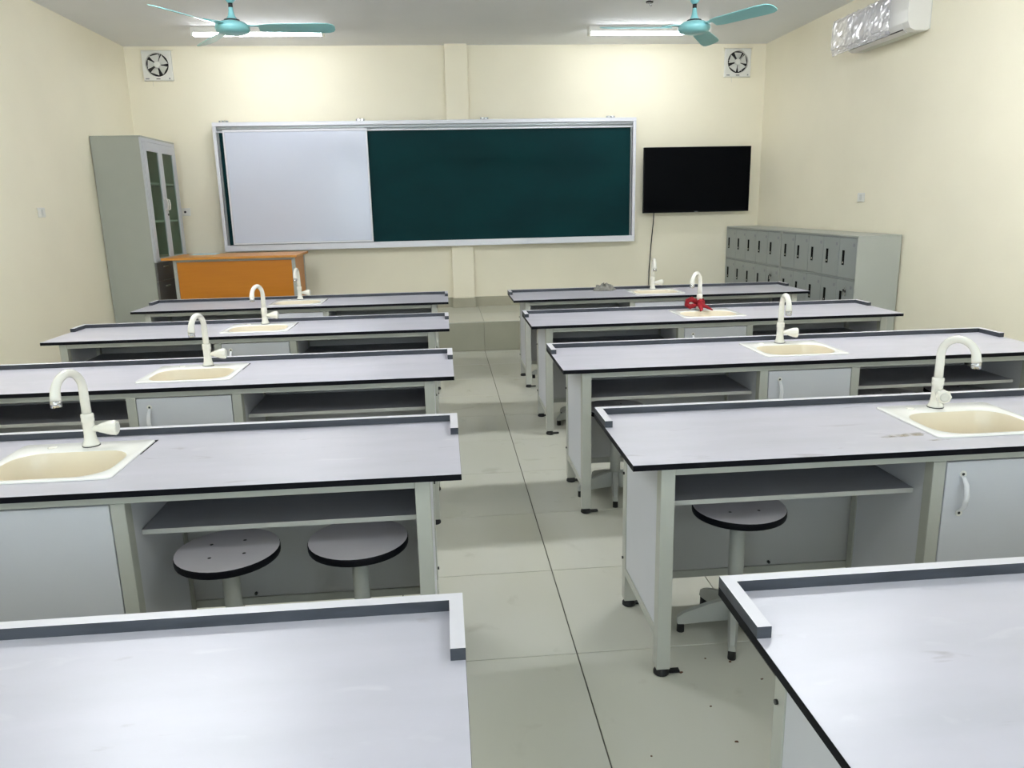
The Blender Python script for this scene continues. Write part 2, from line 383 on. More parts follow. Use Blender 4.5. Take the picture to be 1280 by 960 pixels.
def make_sink():
    """origin on the worktop below the middle of the front rim"""
    t = empty('sink')
    X, Y0, Y1 = .227, 0, .405
    k = 5; mb = MB()
    z = .0
    bowl = (-.188, .188, .032, .295)
    rr = [rrect(-X, X, Y0, Y1, .02, .0008), rrect(-X, X, Y0, Y1, .02, .0045), rrect(-X+.004, X-.004, Y0+.004, Y1-.004, .018, .0065),
          rrect(-.2, .2, .02, .307, .1, .0062), rrect(bowl[0]-.004, bowl[1]+.004, bowl[2]-.004, bowl[3]+.004, .092, .0035)]
    mb.rings(rr, M_RIM, False, False)
    rim = mb.done('rim', t)
    mb = MB()
    rr = [rrect(*[b+d for b, d in zip(bowl, (-.004, .004, -.004, .004))], .092, .0035), rrect(*bowl, .09, -.008), rrect(-.178, .178, .042, .287, .085, -.07), rrect(-.166, .166, .052, .277, .08, -.125),
          rrect(-.13, .13, .08, .25, .06, -.142), rrect(-.04, .04, .13, .2, .03, -.148)]
    mb.rings(rr, M_BOWL, False, True)
    mb.done('basin', t)
    MB().lathe([(.026, -.1475), (.026, -.1455), (.02, -.1455)], M_CHROME, 16, (0, .165, 0)).done('drain', t)
    MB().lathe([(.016, .006), (.016, .0085), (.01, .0092)], M_CREAM, 14, (-.11, .355, 0)).done('hole_cover', t)
    MB().box(-X+.01, X+.004, Y1-.02, Y1+.0035, .0003, .0018, M_CORE, bev=0).box(X-.01, X+.003, Y1-.16, Y1, .0003, .0018, M_CORE, bev=0).done('cutout_gap_strip', t)  # added black strip standing in for the dark gap between sink and cutout
    return t
def make_faucet():
    """origin on the sink rim, spout along -y, knob along +x"""
    t = empty('faucet')
    MB().lathe([(.03, 0), (.03, .003)], M_BLK, 20).done('gasket', t)
    MB().lathe([(.029, .003), (.028, .008), (.022, .022), (.0195, .04), (.0195, .088), (.0215, .09), (.022, .098), (.0205, .102), (.022, .106), (.021, .116), (.017, .118)], M_CREAM, 20).done('body', t)
    return t
def make_spout(t, az):
    r = .066; pts = [(0, 0, .116), (0, 0, .16), (0, 0, .2)]; d = (math.cos(az), math.sin(az))
    for i in range(0, 13):
        a = PI*i/12; q = r-r*math.cos(a); pts.append((d[0]*q, d[1]*q, .21+(.292-.0165-.21)*math.sin(a)))
    pts += [(d[0]*.134, d[1]*.134, .198)]
    s = MB().tube(pts, [.016, .0155, .015, .0148]+[.0142]*(len(pts)-8)+[.0148, .016, .0172, .0175], M_CREAM, 14).done('spout', t)
    MB().lathe([(.0168, .199), (.0168, .176), (.013, .176), (.012, .182)], M_CHROME, 14, (d[0]*.134, d[1]*.134, 0)).done('aerator', s)
def make_knob(t, az):
    n = 24
    k = MB()
    def ring(r, h, fl=0):
        return [(h, r*(1+fl*math.cos(8*2*PI*i/n))*math.cos(2*PI*i/n), .062+r*(1+fl*math.cos(8*2*PI*i/n))*math.sin(2*PI*i/n)) for i in range(n)]
    k.rings([ring(.012, .01), ring(.012, .03), ring(.015, .036), ring(.019, .05, .05), ring(.024, .068, .08), ring(.026, .088, .09), ring(.023, .096, .04)], M_CREAM)
    o = k.done('knob', t, rz=az)
    MB().lathe([(.017, .0955), (.017, .0985), (.012, .0985)], M_GPL, 16, (0, 0, .062), 'x').lathe([(.012, .0958), (.012, .098)], M_WPL, 16, (0, 0, .062), 'x').done('cap_ring', o)
def make_stool():
    t = empty('stool')
    zs = .5
    MB().lathe([(.166, zs-.026), (.1675, zs-.022), (.1675, zs-.004), (.166, zs-.001)], M_CORE, 40, cap1=True).done('seat', t)
    seat = t.children[0]
    MB().lathe([(.1655, zs-.0012), (.1655, zs)], M_SEAT, 40).done('seat_laminate', seat)
    for i in range(4):
        a = PI/4+i*PI/2
        MB().lathe([(.006, zs), (.006, zs+.0006)], M_BLK, 8, (.075*math.cos(a), .075*math.sin(a), 0)).done('screw', seat)
    MB().lathe([(.028, .06), (.028, zs-.032)], M_STEEL, 20).lathe([(.085, zs-.032), (.085, zs-.0265)], M_STEEL, 20).done('column', t)
    for i in range(5):
        a = math.radians(104+72*i); c, s = math.cos(a), math.sin(a); n = (-s, c)
        def sec(q, z0, z1, wd):
            return [(c*q-n[0]*wd, s*q-n[1]*wd, z0), (c*q+n[0]*wd, s*q+n[1]*wd, z0), (c*q+n[0]*wd*.6, s*q+n[1]*wd*.6, z1), (c*q-n[0]*wd*.6, s*q-n[1]*wd*.6, z1)]
        lg = MB(); lg.rings([sec(.02, .05, .135, .02), sec(.1, .045, .112, .018), sec(.19, .036, .078, .015), sec(.214, .036, .06, .013)], M_STEEL, smooth=False)
        lo = lg.done('leg', t)
        MB().lathe([(.0125, .038), (.014, .03), (.0145, 0)], M_RUB, 12, (c*.2, s*.2, 0)).done('rubber_foot', lo)
    return t

TL = [(.012, .828), (.030, 2.2465), (.0314, 3.640), (.0248, 5.1246), (.033, 6.586)]
TR = [(.561, .8288), (.5687, 2.2423), (.5714, 3.672), (.5785, 5.0915), (.5908, 6.532)]
G = 'lab tables standing in two columns'
LL = ['pale lab table cut by the bottom frame edge, nearest on the left of the aisle',
      'lab table with two round stools under its shelf, left of the aisle',
      'lab table left of the aisle, behind the table with two stools',
      'lab table left of the aisle, one row short of the orange desk row',
      'lab table directly in front of the orange wooden teacher desk']
LR = ['pale lab table cut by the right frame corner, nearest on the right of the aisle',
      'lab table with brown stain beside its sink, right of the aisle',
      'lab table right of the aisle, between the stained table and the red cloth table',
      'lab table whose faucet has a red cloth tied round it',
      'lab table with a crumpled grey cloth, farthest on the right of the aisle']
pl, pr_ = make_table(.027), make_table(-.027)
SPL = [250, 256, 259, 250, 268]; SPR = [300, 296, 262, 226, 262]
FXL = [0, .019, .023, .003, -.014]; FXR = [0, -.005, .001, .001, .026]
KNL = [0, 0, 0, -5, -8]; KNR = [-105, -108, -28, 185, -22]
sink0, fau0 = make_sink(), make_faucet()
WHERE_L = ['nearest table left of the aisle', 'left table above two round stools', 'left table behind the two stool table', 'left table one row before the desk row', 'table in front of the orange desk']
WHERE_R = ['nearest table right of the aisle', 'right table with the brown stain', 'right table behind the stained one', 'right table whose faucet wears a red cloth', 'right table with the grey cloth']
first = True
for side, T, LB, proto, SP, KN, WH in (('l', TL, LL, pl, SPL, KNL, WHERE_L), ('r', TR, LR, pr_, SPR, KNR, WHERE_R)):
    for i, (x, y) in enumerate(T):
        o = proto if i == 0 else copy_tree(proto)
        cx = x-H if side == 'l' else x+H
        o.location = (cx, y, 0); tag(o, LB[i], 'table', G)
        hidden = i == 0
        s = sink0 if first else copy_tree(sink0)
        s.location = (cx, y+.114, ZT)
        tag(s, 'cream drop-in sink set in the '+WH[i], 'sink', 'cream sinks in the lab tables')
        f = fau0 if first else copy_tree(fau0)
        if first: FB = [(c.name, c) for c in fau0.children]
        f.location = (cx+(FXL if side == 'l' else FXR)[i], y+.114+.362, ZT+.0062)
        tag(f, 'cream gooseneck faucet with fluted knob on the '+WH[i], 'faucet', 'cream faucets on the lab tables')
        first = False
# spouts and knobs turn differently from faucet to faucet
for o in [o for o in COL.objects if o.name.split('.')[0] == 'faucet']:
    side, T, SP, KN = ('l', TL, SPL, KNL) if o.location.x < .3 else ('r', TR, SPR, KNR)
    i = min(range(5), key=lambda k: abs(T[k][1]+.476-o.location.y))
    make_spout(o, math.radians(SP[i])); make_knob(o, math.radians(KN[i]))
rt = [o for o in COL.objects if o.name.split('.')[0] == 'lab_table' and o.location.x > .3]
stained = min(rt, key=lambda o: abs(o.location.y-TR[1][1]))

# stain on one worktop, irregular outline
def blob(mb, cx, cy, rx, ry, z, m, seed, n=26, h=.0003):
    rnd = random.Random(seed); pts = []
    for i in range(n):
        a = 2*PI*i/n; k = .55+.6*rnd.random(); pts.append((cx+rx*k*math.cos(a), cy+ry*k*math.sin(a)))
    mb.prism(pts, 'z', z, z+h, m)
mb = MB()
for k, (u, v, rx, ry) in enumerate([(-.315, .168, .085, .016), (-.37, .157, .05, .009), (-.275, .178, .055, .016), (-.235, .1, .05, .008)]):
    rnd = random.Random(k); N_ = 26
    mb.face([mb.bm.verts.new((u+rx*q_*math.cos(2*PI*i/N_), v+ry*q_*math.sin(2*PI*i/N_), ZT+.0004+.0002*k)) for i in range(N_) for q_ in (.55+.6*rnd.random(),)], M_STAIN)
tag(mb.done('stain', stained), 'brown dried stain')

# ------------------------------------------------------------------ stools
ST = [(-.747, 2.415, 12, 'round stool with four screw heads, beside another under left table', 0),
      (-.324, 2.445, 50, 'round stool nearest the aisle under the left table, no screws showing', 0),
      (1.038, 2.535, 0, 'round stool on star base under the stained table', 0),
      (.905, 3.97, 10, 'round stool by the aisle leg of the right table behind the stained one', 0),
      (.985, 5.43, 25, 'round stool under the table with the red cloth', 0),
      (.985, 6.86, -18, 'round stool under the table with the grey cloth', 0),
      (2.47, 4.0, 40, 'round stool in the wall side bay right of the sink cupboard, closer to the cupboard', 0),
      (2.9, 4.02, 5, 'round stool in the wall side bay right of the sink cupboard, closer to the wall', 0)]
st0 = make_stool()
for i, (x, y, a, lb, _) in enumerate(ST):
    o = st0 if i == 0 else copy_tree(st0)
    o.location = (x, y, 0); o.rotation_euler.z = math.radians(a)
    tag(o, lb, 'stool', 'round laboratory stools')
    if i == 1:                                            # this seat shows no screws
        for c_ in [c_ for k_ in o.children for c_ in k_.children if c_.name.startswith('screw')]: bpy.data.objects.remove(c_)

# ------------------------------------------------------------------ chalkboard and whiteboard
BX0, BX1, BZ0, BZ1, BY = -2.597, 2.402, 1.098, 2.573, 9.58
t = tag(empty('chalkboard', ((BX0+BX1)/2, 9.648, BZ0)), 'wide dark green chalkboard in aluminium frame on the back wall', 'chalkboard')
c = (BX0+BX1)/2
def bb(n, x0, x1, y0, y1, z0, z1, m, bev=.003): return bx(n, t, x0-c, x1-c, y0-9.648, y1-9.648, z0-BZ0, z1-BZ0, m, bev=bev)
bb('green_panel', BX0+.05, BX1-.05, 9.628, 9.64, BZ0+.06, 2.462, M_GREEN)
bb('backing', BX0+.03, BX1-.03, 9.6405, 9.648, BZ0+.03, BZ1-.02, M_ALUD)
bb('frame_rail', BX0, BX1, BY, 9.646, BZ0, BZ0+.072, M_ALU)
bb('frame_rail', BX0, BX1, BY, 9.646, BZ1-.045, BZ1, M_ALU)
for x in (BX0, BX1-.038): bb('frame_stile', x, x+.038, BY, 9.646, BZ0+.0725, BZ1-.0455, M_ALU)
for x in (BX0+.046, BX1-.062): bb('inner_stile', x, x+.014, 9.6, 9.628, BZ0+.0725, BZ1-.08, M_ALUD)
bb('track', BX0+.038, BX1-.038, 9.6, 9.628, 2.462, 2.478, M_ALU)
bb('track', BX0+.038, BX1-.038, 9.61, 9.64, 2.497, 2.5275, M_ALUD)
for x in (-2.47, -.9, .56, 2.09):
    bb('hanger', x-.05, x+.05, 9.6, 9.64, BZ1+.001, BZ1+.022, M_ALUD, .002)
    h = [o for o in t.children if o.name.startswith('hanger')][-1]
    MB().lathe([(.012, -.055), (.012, -.042)], M_CHROME, 10, (x-c-.02, 0, BZ1-BZ0+.013), 'y').lathe([(.012, -.055), (.012, -.042)], M_CHROME, 10, (x-c+.02, 0, BZ1-BZ0+.013), 'y').done('bolt', h)
WX0, WX1, WZ0, WZ1 = -2.485, -.828, 1.176, 2.489
wb = tag(empty('whiteboard', ((WX0+WX1)/2, 9.6, WZ0)), 'glossy white sliding board in front of the left part of chalkboard', 'whiteboard')
wc = (WX0+WX1)/2
def wbx(n, x0, x1, y0, y1, z0, z1, m): return bx(n, wb, x0-wc, x1-wc, y0-9.6, y1-9.6, z0-WZ0, z1-WZ0, m, bev=.002)
wbx('writing_surface', WX0+.02, WX1-.02, 9.5785, 9.5985, WZ0+.02, WZ1-.025, M_WHITE)
for a, b in ((WX0, WX0+.0195), (WX1-.0195, WX1)): wbx('frame_stile', a, b, 9.572, 9.599, WZ0, WZ1, M_ALU)
wbx('frame_rail', WX0+.02, WX1-.02, 9.572, 9.599, WZ0, WZ0+.0195, M_ALU)
wbx('frame_rail', WX0+.02, WX1-.02, 9.572, 9.599, WZ1-.0245, WZ1, M_ALU)
for x in (WX0+.1, WX1-.12): wbx('roller_bracket', x, x+.09, 9.578, 9.598, WZ1+.0005, WZ1+.028, M_ALUD)

# ------------------------------------------------------------------ television and its cord
t = tag(empty('television', (3.19, 9.69, 1.436)), 'black flat television hanging on back wall right of the chalkboard', 'television')
def tb(n, x0, x1, y0, y1, z0, z1, m, par=None, bev=.003): return bx(n, par or t, x0, x1, y0, y1, z0, z1, m, bev=bev)
tb('casing', -.678, .678, -.076, -.04, 0, .788, M_BEZEL)
tb('screen', -.67, .67, -.0775, -.0755, .016, .78, M_SCREEN, bev=0)
tb('back_cover', -.4, .4, -.0395, -.01, .12, .62, M_BEZEL)
tb('wall_bracket', -.25, .25, -.0095, .043, .25, .5, M_ALUD)
tb('badge', -.022, .022, -.0785, -.0765, .005, .011, M_ALUD, bev=0)
pts = [(2.665, 9.665, 1.45), (2.665, 9.69, 1.3), (2.66, 9.72, 1.15), (2.648, 9.722, 1.0), (2.64, 9.722, .85), (2.632, 9.722, .72), (2.63, 9.715, .58), (2.632, 9.71, .46)]
tag(MB().tube(pts, .0062, M_WIRE, 8).done('power_cord'), 'thin black cord hanging from the television down the wall', 'cord')

# ------------------------------------------------------------------ tall glass-door cabinet (doors face the right)
CX0, CX1, CY0, CY1, CZ0, CZ1 = -3.52, -3.022, 8.49, 9.51, ZP, 2.347
t = tag(empty('glass_cabinet', (CX0, CY0, CZ0)), 'tall grey steel cabinet with two narrow glass doors, left of the desk', 'cabinet')
def cb(n, x0, x1, y0, y1, z0, z1, m, par=None, bev=.002): return bx(n, par or t, x0-CX0, x1-CX0, y0-CY0, y1-CY0, z0-CZ0, z1-CZ0, m, bev=bev)
cb('side_panel', CX0, CX1-.02, CY0, CY0+.016, CZ0, CZ1-.0165, M_CAB); cb('side_panel', CX0, CX1-.02, CY1-.016, CY1, CZ0, CZ1-.0165, M_CAB)
cb('top_panel', CX0, CX1, CY0, CY1, CZ1-.016, CZ1, M_CAB); cb('back_panel', CX0, CX0+.012, CY0+.0165, CY1-.0165, CZ0, CZ1-.0165, M_CABI)
cb('plinth', CX0+.0125, CX1-.025, CY0+.0165, CY1-.0165, CZ0, CZ0+.07, M_CAB)
for z in (1.07, 1.47, 1.87): cb('shelf', CX0+.0125, CX1-.03, CY0+.0165, CY1-.0165, z, z+.02, M_CABD)
cb('front_stile', CX1-.0195, CX1, CY0, CY0+.03, 1.06, CZ1-.0165, M_CABD); cb('front_stile', CX1-.0195, CX1, CY1-.03, CY1, 1.06, CZ1-.0165, M_CABD)
cb('front_rail', CX1-.0195, CX1, CY0+.0305, CY1-.0305, CZ1-.05, CZ1-.0165, M_CABD)
zb = 1.06
ym = (CY0+CY1)/2
for a, b, k in ((CY0+.033, ym-.001, 0), (ym+.001, CY1-.033, 1)):
    d = empty('door', (0, 0, 0)); d.parent = t
    z1 = CZ1-.053
    x0, x1 = CX1-.017, CX1+.004
    mb = MB()
    wa, wb_ = (.08, .06) if k == 0 else (.06, .08)
    for (p, q, r, s) in ((a, a+wa, zb, z1), (b-wb_, b, zb, z1), (a+wa, b-wb_, zb, zb+.04), (a+wa, b-wb_, z1-.09, z1)):
        mb.box(x0-CX0, x1-CX0, p-CY0, q-CY0, r-CZ0, s-CZ0, M_CABD, bev=.001)
    mb.done('door_frame', d)
    cb('glass_pane', x0+.006, x0+.01, a+wa-.004, b-wb_+.004, zb+.036, z1-.086, M_GLASS, d, 0)
    yy = b-.03 if k == 0 else a+.03
    pts = [(x1-CX0-.002, yy-CY0, 1.72-CZ0), (x1-CX0+.028, yy-CY0, 1.705-CZ0), (x1-CX0+.034, yy-CY0, 1.66-CZ0), (x1-CX0+.028, yy-CY0, 1.61-CZ0), (x1-CX0-.002, yy-CY0, 1.595-CZ0)]
    MB().tube(pts, [.006, .008, .009, .008, .006], M_WPL, 8).done('handle', d)
    if k == 1: MB().lathe([(.012, x1-CX0-.001), (.012, x1-CX0+.006)], M_BLK, 10, (0, yy-CY0, 1.55-CZ0), 'x').done('lock', d)
for a, b in ((CY0+.003, ym-.001), (ym+.001, CY1-.003)):
    d = cb('drawer', CX1-.017, CX1+.003, a, b, .86, zb-.004, M_CABL)
    cb('drawer_pull', CX1+.003, CX1+.02, (a+b)/2-.06, (a+b)/2+.06, 1.0, 1.012, M_CAB, d)
    d = cb('lower_door', CX1-.017, CX1+.003, a, b, CZ0+.072, .856, M_CABL)
    cb('lower_pull', CX1+.003, CX1+.02, (a+b)/2-.06, (a+b)/2+.06, .79, .802, M_CAB, d)
t = tag(empty('wall_socket', (-3.05, YB, 1.573)), 'white socket plate with dark hole behind the glass cabinet', 'socket')
MB().box(-.06, .06, -.012, .001, -.045, .045, M_WPL, bev=.004).done('plate', t)
MB().lathe([(.014, -.0135), (.014, -.011)], M_BLK, 12, (.0, 0, 0), 'y').done('socket_hole', t)

# ------------------------------------------------------------------ teacher desk
DX0, DX1, DY0, DY1, DZ = -2.985, -1.568, 8.53, 9.27, ZP+.773
t = tag(empty('teacher_desk', ((DX0+DX1)/2, DY0, ZP)), 'orange wooden teacher desk with grey metal legs on the podium', 'desk')
dc = (DX0+DX1)/2
def db(n, x0, x1, y0, y1, z0, z1, m, bev=.002): return bx(n, t, x0-dc, x1-dc, y0-DY0, y1-DY0, z0-ZP, z1-ZP, m, bev=bev)
db('desktop', DX0, DX1, DY0, DY1, DZ-.024, DZ, M_WOODT)
lx0, lx1 = DX0+.1, DX1-.035
for x in (lx0, lx1-.035):
    for y in (DY0+.06, DY1-.1): db('leg', x, x+.035, y, y+.035, ZP, DZ-.0245, M_STEEL)
db('front_panel', lx0+.0355, lx1-.0355, DY0+.068, DY0+.084, ZP+.12, DZ-.05, M_WOOD)
db('front_rail', lx0+.0355, lx1-.0355, DY0+.062, DY0+.09, DZ-.0495, DZ-.0248, M_STEEL)
for x in (lx0+.008, lx1-.024): db('side_panel', x, x+.016, DY0+.0955, DY1-.1005, ZP+.12, DZ-.026, M_WOOD)
tag(bx('paper_folder', None, -2.83, -2.55, 8.98, 9.2, DZ, DZ+.006, M_BLUE), 'pale blue paper folder lying on the orange desk', 'folder')

# ------------------------------------------------------------------ lockers (fronts face the left)
def locker(y0, y1, label):
    x0, x1 = 3.63, 4.03
    t = tag(empty('locker_cabinet', (x0, y0, 0)), label, 'locker', 'grey locker cabinets by the right wall')
    Y = y1-y0; Hh, X = 1.25, x1-x0
    def lb(n, a, b, c, d, e, f, m, par=None, bev=.0015): return bx(n, par or t, a, b, c, d, e, f, m, bev=bev)
    lb('side_panel', .0, X, 0, .014, 0, Hh-.0145, M_LOCKS); lb('side_panel', .0, X, Y-.014, Y, 0, Hh-.0145, M_LOCKS)
    lb('top_panel', 0, X, 0, Y, Hh-.014, Hh, M_LOCKS); lb('back_panel', X-.01, X-.0005, .0145, Y-.0145, .02, Hh-.0145, M_LOCKS)
    lb('carcass', .02, .03, .0145, Y-.0145, .02, Hh-.0145, M_GAP)
    lb('plinth', .012, .0195, .0145, Y-.0145, 0, .115, M_LOCK)
    rows = [(.13, .476), (.5, .846), (.868, 1.222)]
    for k in range(4):
        zz = (.116, .479, .849, 1.2245)[k]
        lb('rail', .004, .0195, .0145, Y-.0145, zz, zz+(.012, .018, .016, .0115)[k], M_LOCK)
    n = 5; wd = (Y-.03)/n
    for z0, z1 in rows:
        for i in range(n):
            a, b = .015+wd*i+.0022, .015+wd*(i+1)-.0022
            key = ('locker_door', round(wd, 4), z0)
            if key not in meshes:
                d = bx('door', None, 0, .018, 0, b-a, 0, z1-z0, M_LOCK, bev=.001)
                s = bx('handle_slot', d, -.003, .0012, b-a-.1, b-a-.062, .113, .245, M_SLOT, bev=0)
                q = MB().lathe([(.009, -.0045), (.009, -.002)], M_CHROME, 10, (0, b-a-.0825, .136), 'x').done('lock', d)
                e = bx('number_plate', d, -.0012, .0008, .03, .062, z1-z0-.07, z1-z0-.042, M_TAG, bev=0)
                meshes[key] = (d, a, z0)
            else:
                d = copy_tree(meshes[key][0])
            d.parent = t; d.location = (0, a, z0)
    return t
locker(6.52, 8.06, 'grey steel locker cabinet with its end panel showing, beside the right wall')
locker(8.09, 9.7, 'grey steel locker cabinet in the corner under the television')
def keys(x, y, z, label):
    t = tag(empty('key_ring', (x, y, z)), label, 'keys', 'keys hanging in locker doors')
    MB().tube([(-.004, .014*math.cos(2*PI*i/12), -.012+.014*math.sin(2*PI*i/12)) for i in range(13)], .002, M_CHROME, 6).done('ring', t)
    MB().lathe([(.012, -.006), (.012, -.002)], M_BLK, 10, (0, 0, -.04), 'x').box(-.005, -.003, -.005, .005, -.085, -.05, M_CHROME).done('key', t)
    MB().lathe([(.013, -.012), (.013, -.008)], M_BLK, 10, (0, .02, -.032), 'x').box(-.011, -.009, .018, .03, -.08, -.042, M_CHROME).done('key', t)
keys(3.624, 6.66, .79, 'dark key bunch hanging on the locker nearest the wall end panel')
keys(3.624, 8.27, .79, 'dark key bunch hanging on the corner locker cabinet')

# ------------------------------------------------------------------ exhaust fans
def exhaust(x, z, label, rot):
    t = tag(empty('exhaust_fan', (x, YB, z)), label, 'exhaust fan', 'square exhaust fans high on the back wall')
    s = .163
    mb = MB(); n = 32
    outer = []
    for i in range(n):
        a = 2*PI*i/n; k = 1/max(abs(math.cos(a)), abs(math.sin(a))); outer.append((math.cos(a)*k, math.sin(a)*k))
    def rg(f, y): return [(p[0], y, p[1]) for p in f]
    sq = [(p[0]*s, p[1]*s) for p in outer]; sq2 = [(p[0]*(s-.008), p[1]*(s-.008)) for p in outer]
    ci = [(math.cos(2*PI*i/n)*.13, math.sin(2*PI*i/n)*.13+.01) for i in range(n)]; ci2 = [(math.cos(2*PI*i/n)*.125, math.sin(2*PI*i/n)*.125+.01) for i in range(n)]
    mb.rings([rg(sq, 0), rg(sq, -.03), rg(sq2, -.036), rg(ci, -.036), rg(ci2, -.01)], M_WPL, False, False, False)
    mb.done('housing', t)
    MB().lathe([(.127, -.003), (.127, -.001)], M_DARK, 32, (0, 0, .012), 'y').done('opening', t)
    for i in range(5):
        a0 = rot+2*PI*i/5
        mb = MB(); P = []
        for (r, da, y) in tuple((q[0], q[1]*1.12, q[2]) for q in ((.034, -.45, -.008), (.034, .35, -.028), (.07, .42, -.03), (.117, .4, -.028), (.117, -.42, -.009), (.07, -.46, -.008))):
            P.append((r*math.cos(a0+da), y, .012+r*math.sin(a0+da)))
        A = [mb.bm.verts.new(p) for p in P]; B = [mb.bm.verts.new((p[0], p[1]+.002, p[2])) for p in P]
        for q in ((0, 1, 2, 5), (5, 2, 3, 4)):
            mb.face([A[j] for j in q], M_GPL); mb.face([B[j] for j in q[::-1]], M_GPL)
        for j in range(6): mb.face([A[j], A[(j+1) % 6], B[(j+1) % 6], B[j]], M_GPL)
        mb.done('blade', t)
    MB().lathe([(.036, -.008), (.036, -.03), (.03, -.036)], M_WPL, 20, (0, 0, .012), 'y').done('hub', t)
    for i in range(3):
        a = rot+.6+2*PI*i/3
        MB().tube([(.03*math.cos(a), -.0345, .012+.03*math.sin(a)), (.12*math.cos(a), -.0345, .012+.12*math.sin(a))], .0025, M_GPL, 6).done('guard_bar', t)
    bx('badge', t, -.022, .022, -.0375, -.0355, -.147, -.139, M_BLK, bev=0)
    bx('badge', t, -.14, -.1, -.0375, -.0355, -.148, -.135, M_TAG, bev=0); bx('badge', t, .118, .134, -.0375, -.0355, -.148, -.132, M_TAG, bev=0)
    bx('shade_cover', t, -s-.01, s+.02, -.024, 0, s+.004, s+.012, M_WALL)
    MB().tube([(-.07, -.02, -.16), (-.069, -.02, -.225)], .0018, M_GPL, 6).done('pull_cord', t)
exhaust(-3.168, 3.212, 'white square exhaust fan above the tall glass cabinet', .6)
exhaust(3.683, 3.203, 'white square exhaust fan in the corner above the television', .3)

# ------------------------------------------------------------------ ceiling fans
def ceiling_fan(x, y, ang, label):
    z = 2.9
    t = tag(empty('ceiling_fan', (x, y, ZC)), label, 'ceiling fan', 'teal ceiling fans')
    d = z-ZC
    MB().lathe([(.012, -.26), (.012, -.02)], M_TEAL, 14).done('downrod', t)
    MB().lathe([(.055, 0), (.05, -.03), (.02, -.09), (.014, -.1)], M_TEAL, 20).done('ceiling_canopy', t)
    MB().lathe([(.014, d+.25), (.036, d+.225), (.036, d+.2), (.017, d+.178)], M_TEAL, 18).done('coupling', t)
    MB().lathe([(.0165, d+.178), (.0165, d+.148)], M_BLK, 12).done('collar', t)
    MB().lathe([(.016, d+.15), (.018, d+.125), (.026, d+.09), (.045, d+.062), (.05, d+.058)], M_TEAL, 20).done('lower_canopy', t)
    MB().lathe([(.056, d+.064), (.06, d+.052)], M_BLK, 20).done('seal_ring', t)
    MB().lathe([(.05, d+.055), (.09, d+.045), (.122, d+.022), (.126, d+.002), (.118, d-.02), (.085, d-.034), (.03, d-.04)], M_TEAL, 28).done('motor_housing', t)
    for i in range(3):
        a = math.radians(ang+120*i); c_, s_ = math.cos(a), math.sin(a); n_ = (-s_, c_)
        def P(r, wd, dz): return (c_*r+n_[0]*wd, s_*r+n_[1]*wd, d+dz)
        mb = MB(); up, dn = [], []
        prof = [(.19, .045), (.25, .058), (.45, .064), (.62, .07), (.7, .066), (.735, .05), (.75, .022)]
        for r, wd in prof: up.append(P(r, wd, .012-.019*wd/.07)); dn.append(P(r, -wd, .012+.019*wd/.07))
        T = [(mb.bm.verts.new(u), mb.bm.verts.new(v)) for u, v in zip(up, dn)]
        B = [(mb.bm.verts.new((u[0], u[1], u[2]-.005)), mb.bm.verts.new((v[0], v[1], v[2]-.005))) for u, v in zip(up, dn)]
        for j in range(len(T)-1):
            mb.face([T[j][0], T[j+1][0], T[j+1][1], T[j][1]], M_TEAL); mb.face([B[j][0], B[j][1], B[j+1][1], B[j+1][0]], M_TEAL)
            mb.face([T[j][0], B[j][0], B[j+1][0], T[j+1][0]], M_TEAL); mb.face([T[j][1], T[j+1][1], B[j+1][1], B[j][1]], M_TEAL)
        mb.face([T[0][0], T[0][1], B[0][1], B[0][0]], M_TEAL); mb.face([T[-1][0], B[-1][0], B[-1][1], T[-1][1]], M_TEAL)
        b = mb.done('blade', t)
        mb = MB()
        mb.rings([[P(.1, -.03, .018), P(.1, .03, .018), P(.1, .03, .024), P(.1, -.03, .024)], [P(.17, -.022, .02), P(.17, .022, .02), P(.17, .022, .026), P(.17, -.022, .026)], [P(.25, -.04, .026), P(.25, .04, .0), P(.25, .04, .005), P(.25, -.04, .031)]], M_TEAL, smooth=False)
        mb.done('blade_bracket', b)
    return t
ceiling_fan(-1.49, 6.33, 2, 'teal three blade ceiling fan on the whiteboard side of the room')
ceiling_fan(2.045, 6.36, 60, 'teal three blade ceiling fan on the television side of the room')
t = tag(empty('ceiling_hook', (2.05, 7.74, ZC)), 'small dark hook fixed to the ceiling near the right fan', 'hook')
MB().lathe([(.035, -.012), (.035, 0)], M_BLK, 14).done('base', t)
MB().tube([(0, 0, -.01), (0, 0, -.03), (.012, 0, -.04), (.022, 0, -.03)], .004, M_ALUD, 6).done('hook', t)

# ------------------------------------------------------------------ air conditioner with plastic film
AY0, AY1, AZ0, AZ1 = 6.43, 7.42, 2.9, 3.215
t = tag(empty('air_conditioner', (XR, AY0, AZ0)), 'white wall air conditioner under the ceiling on the right wall', 'air conditioner')
prof = [(0, .02), (-.02, 0), (-.13, -.0), (-.172, .022), (-.193, .07), (-.2, .16), (-.198, .28), (-.18, .31), (0, .315)]
LA = AY1-AY0
MB().prism([(a, b) for a, b in prof], 'y', .0, LA, M_ACW).done('shell', t)
MB().prism([(-.135, -.002), (-.14, -.006), (-.178, .016), (-.195, .066), (-.19, .066), (-.172, .021)], 'y', .09, LA-.06, M_ACW).done('air_flap', t)
MB().prism([(-.174, .0165), (-.1795, .0135), (-.1835, .0225), (-.178, .024)], 'y', .088, LA-.058, M_BLK).done('flap_gap', t)
bx('intake_grille', t, -.11, -.03, .09, LA-.08, -.004, -.0005, M_ACB)
bx('rating_sticker', t, -.2015, -.1995, .03, .075, .245, .29, M_TAG, bev=0)
bx('energy_sticker', t, -.202, -.1995, .27, .31, .13, .22, M_TAG, bev=0); bx('energy_sticker', t, -.202, -.1995, .33, .375, .12, .2, M_TAG, bev=0)
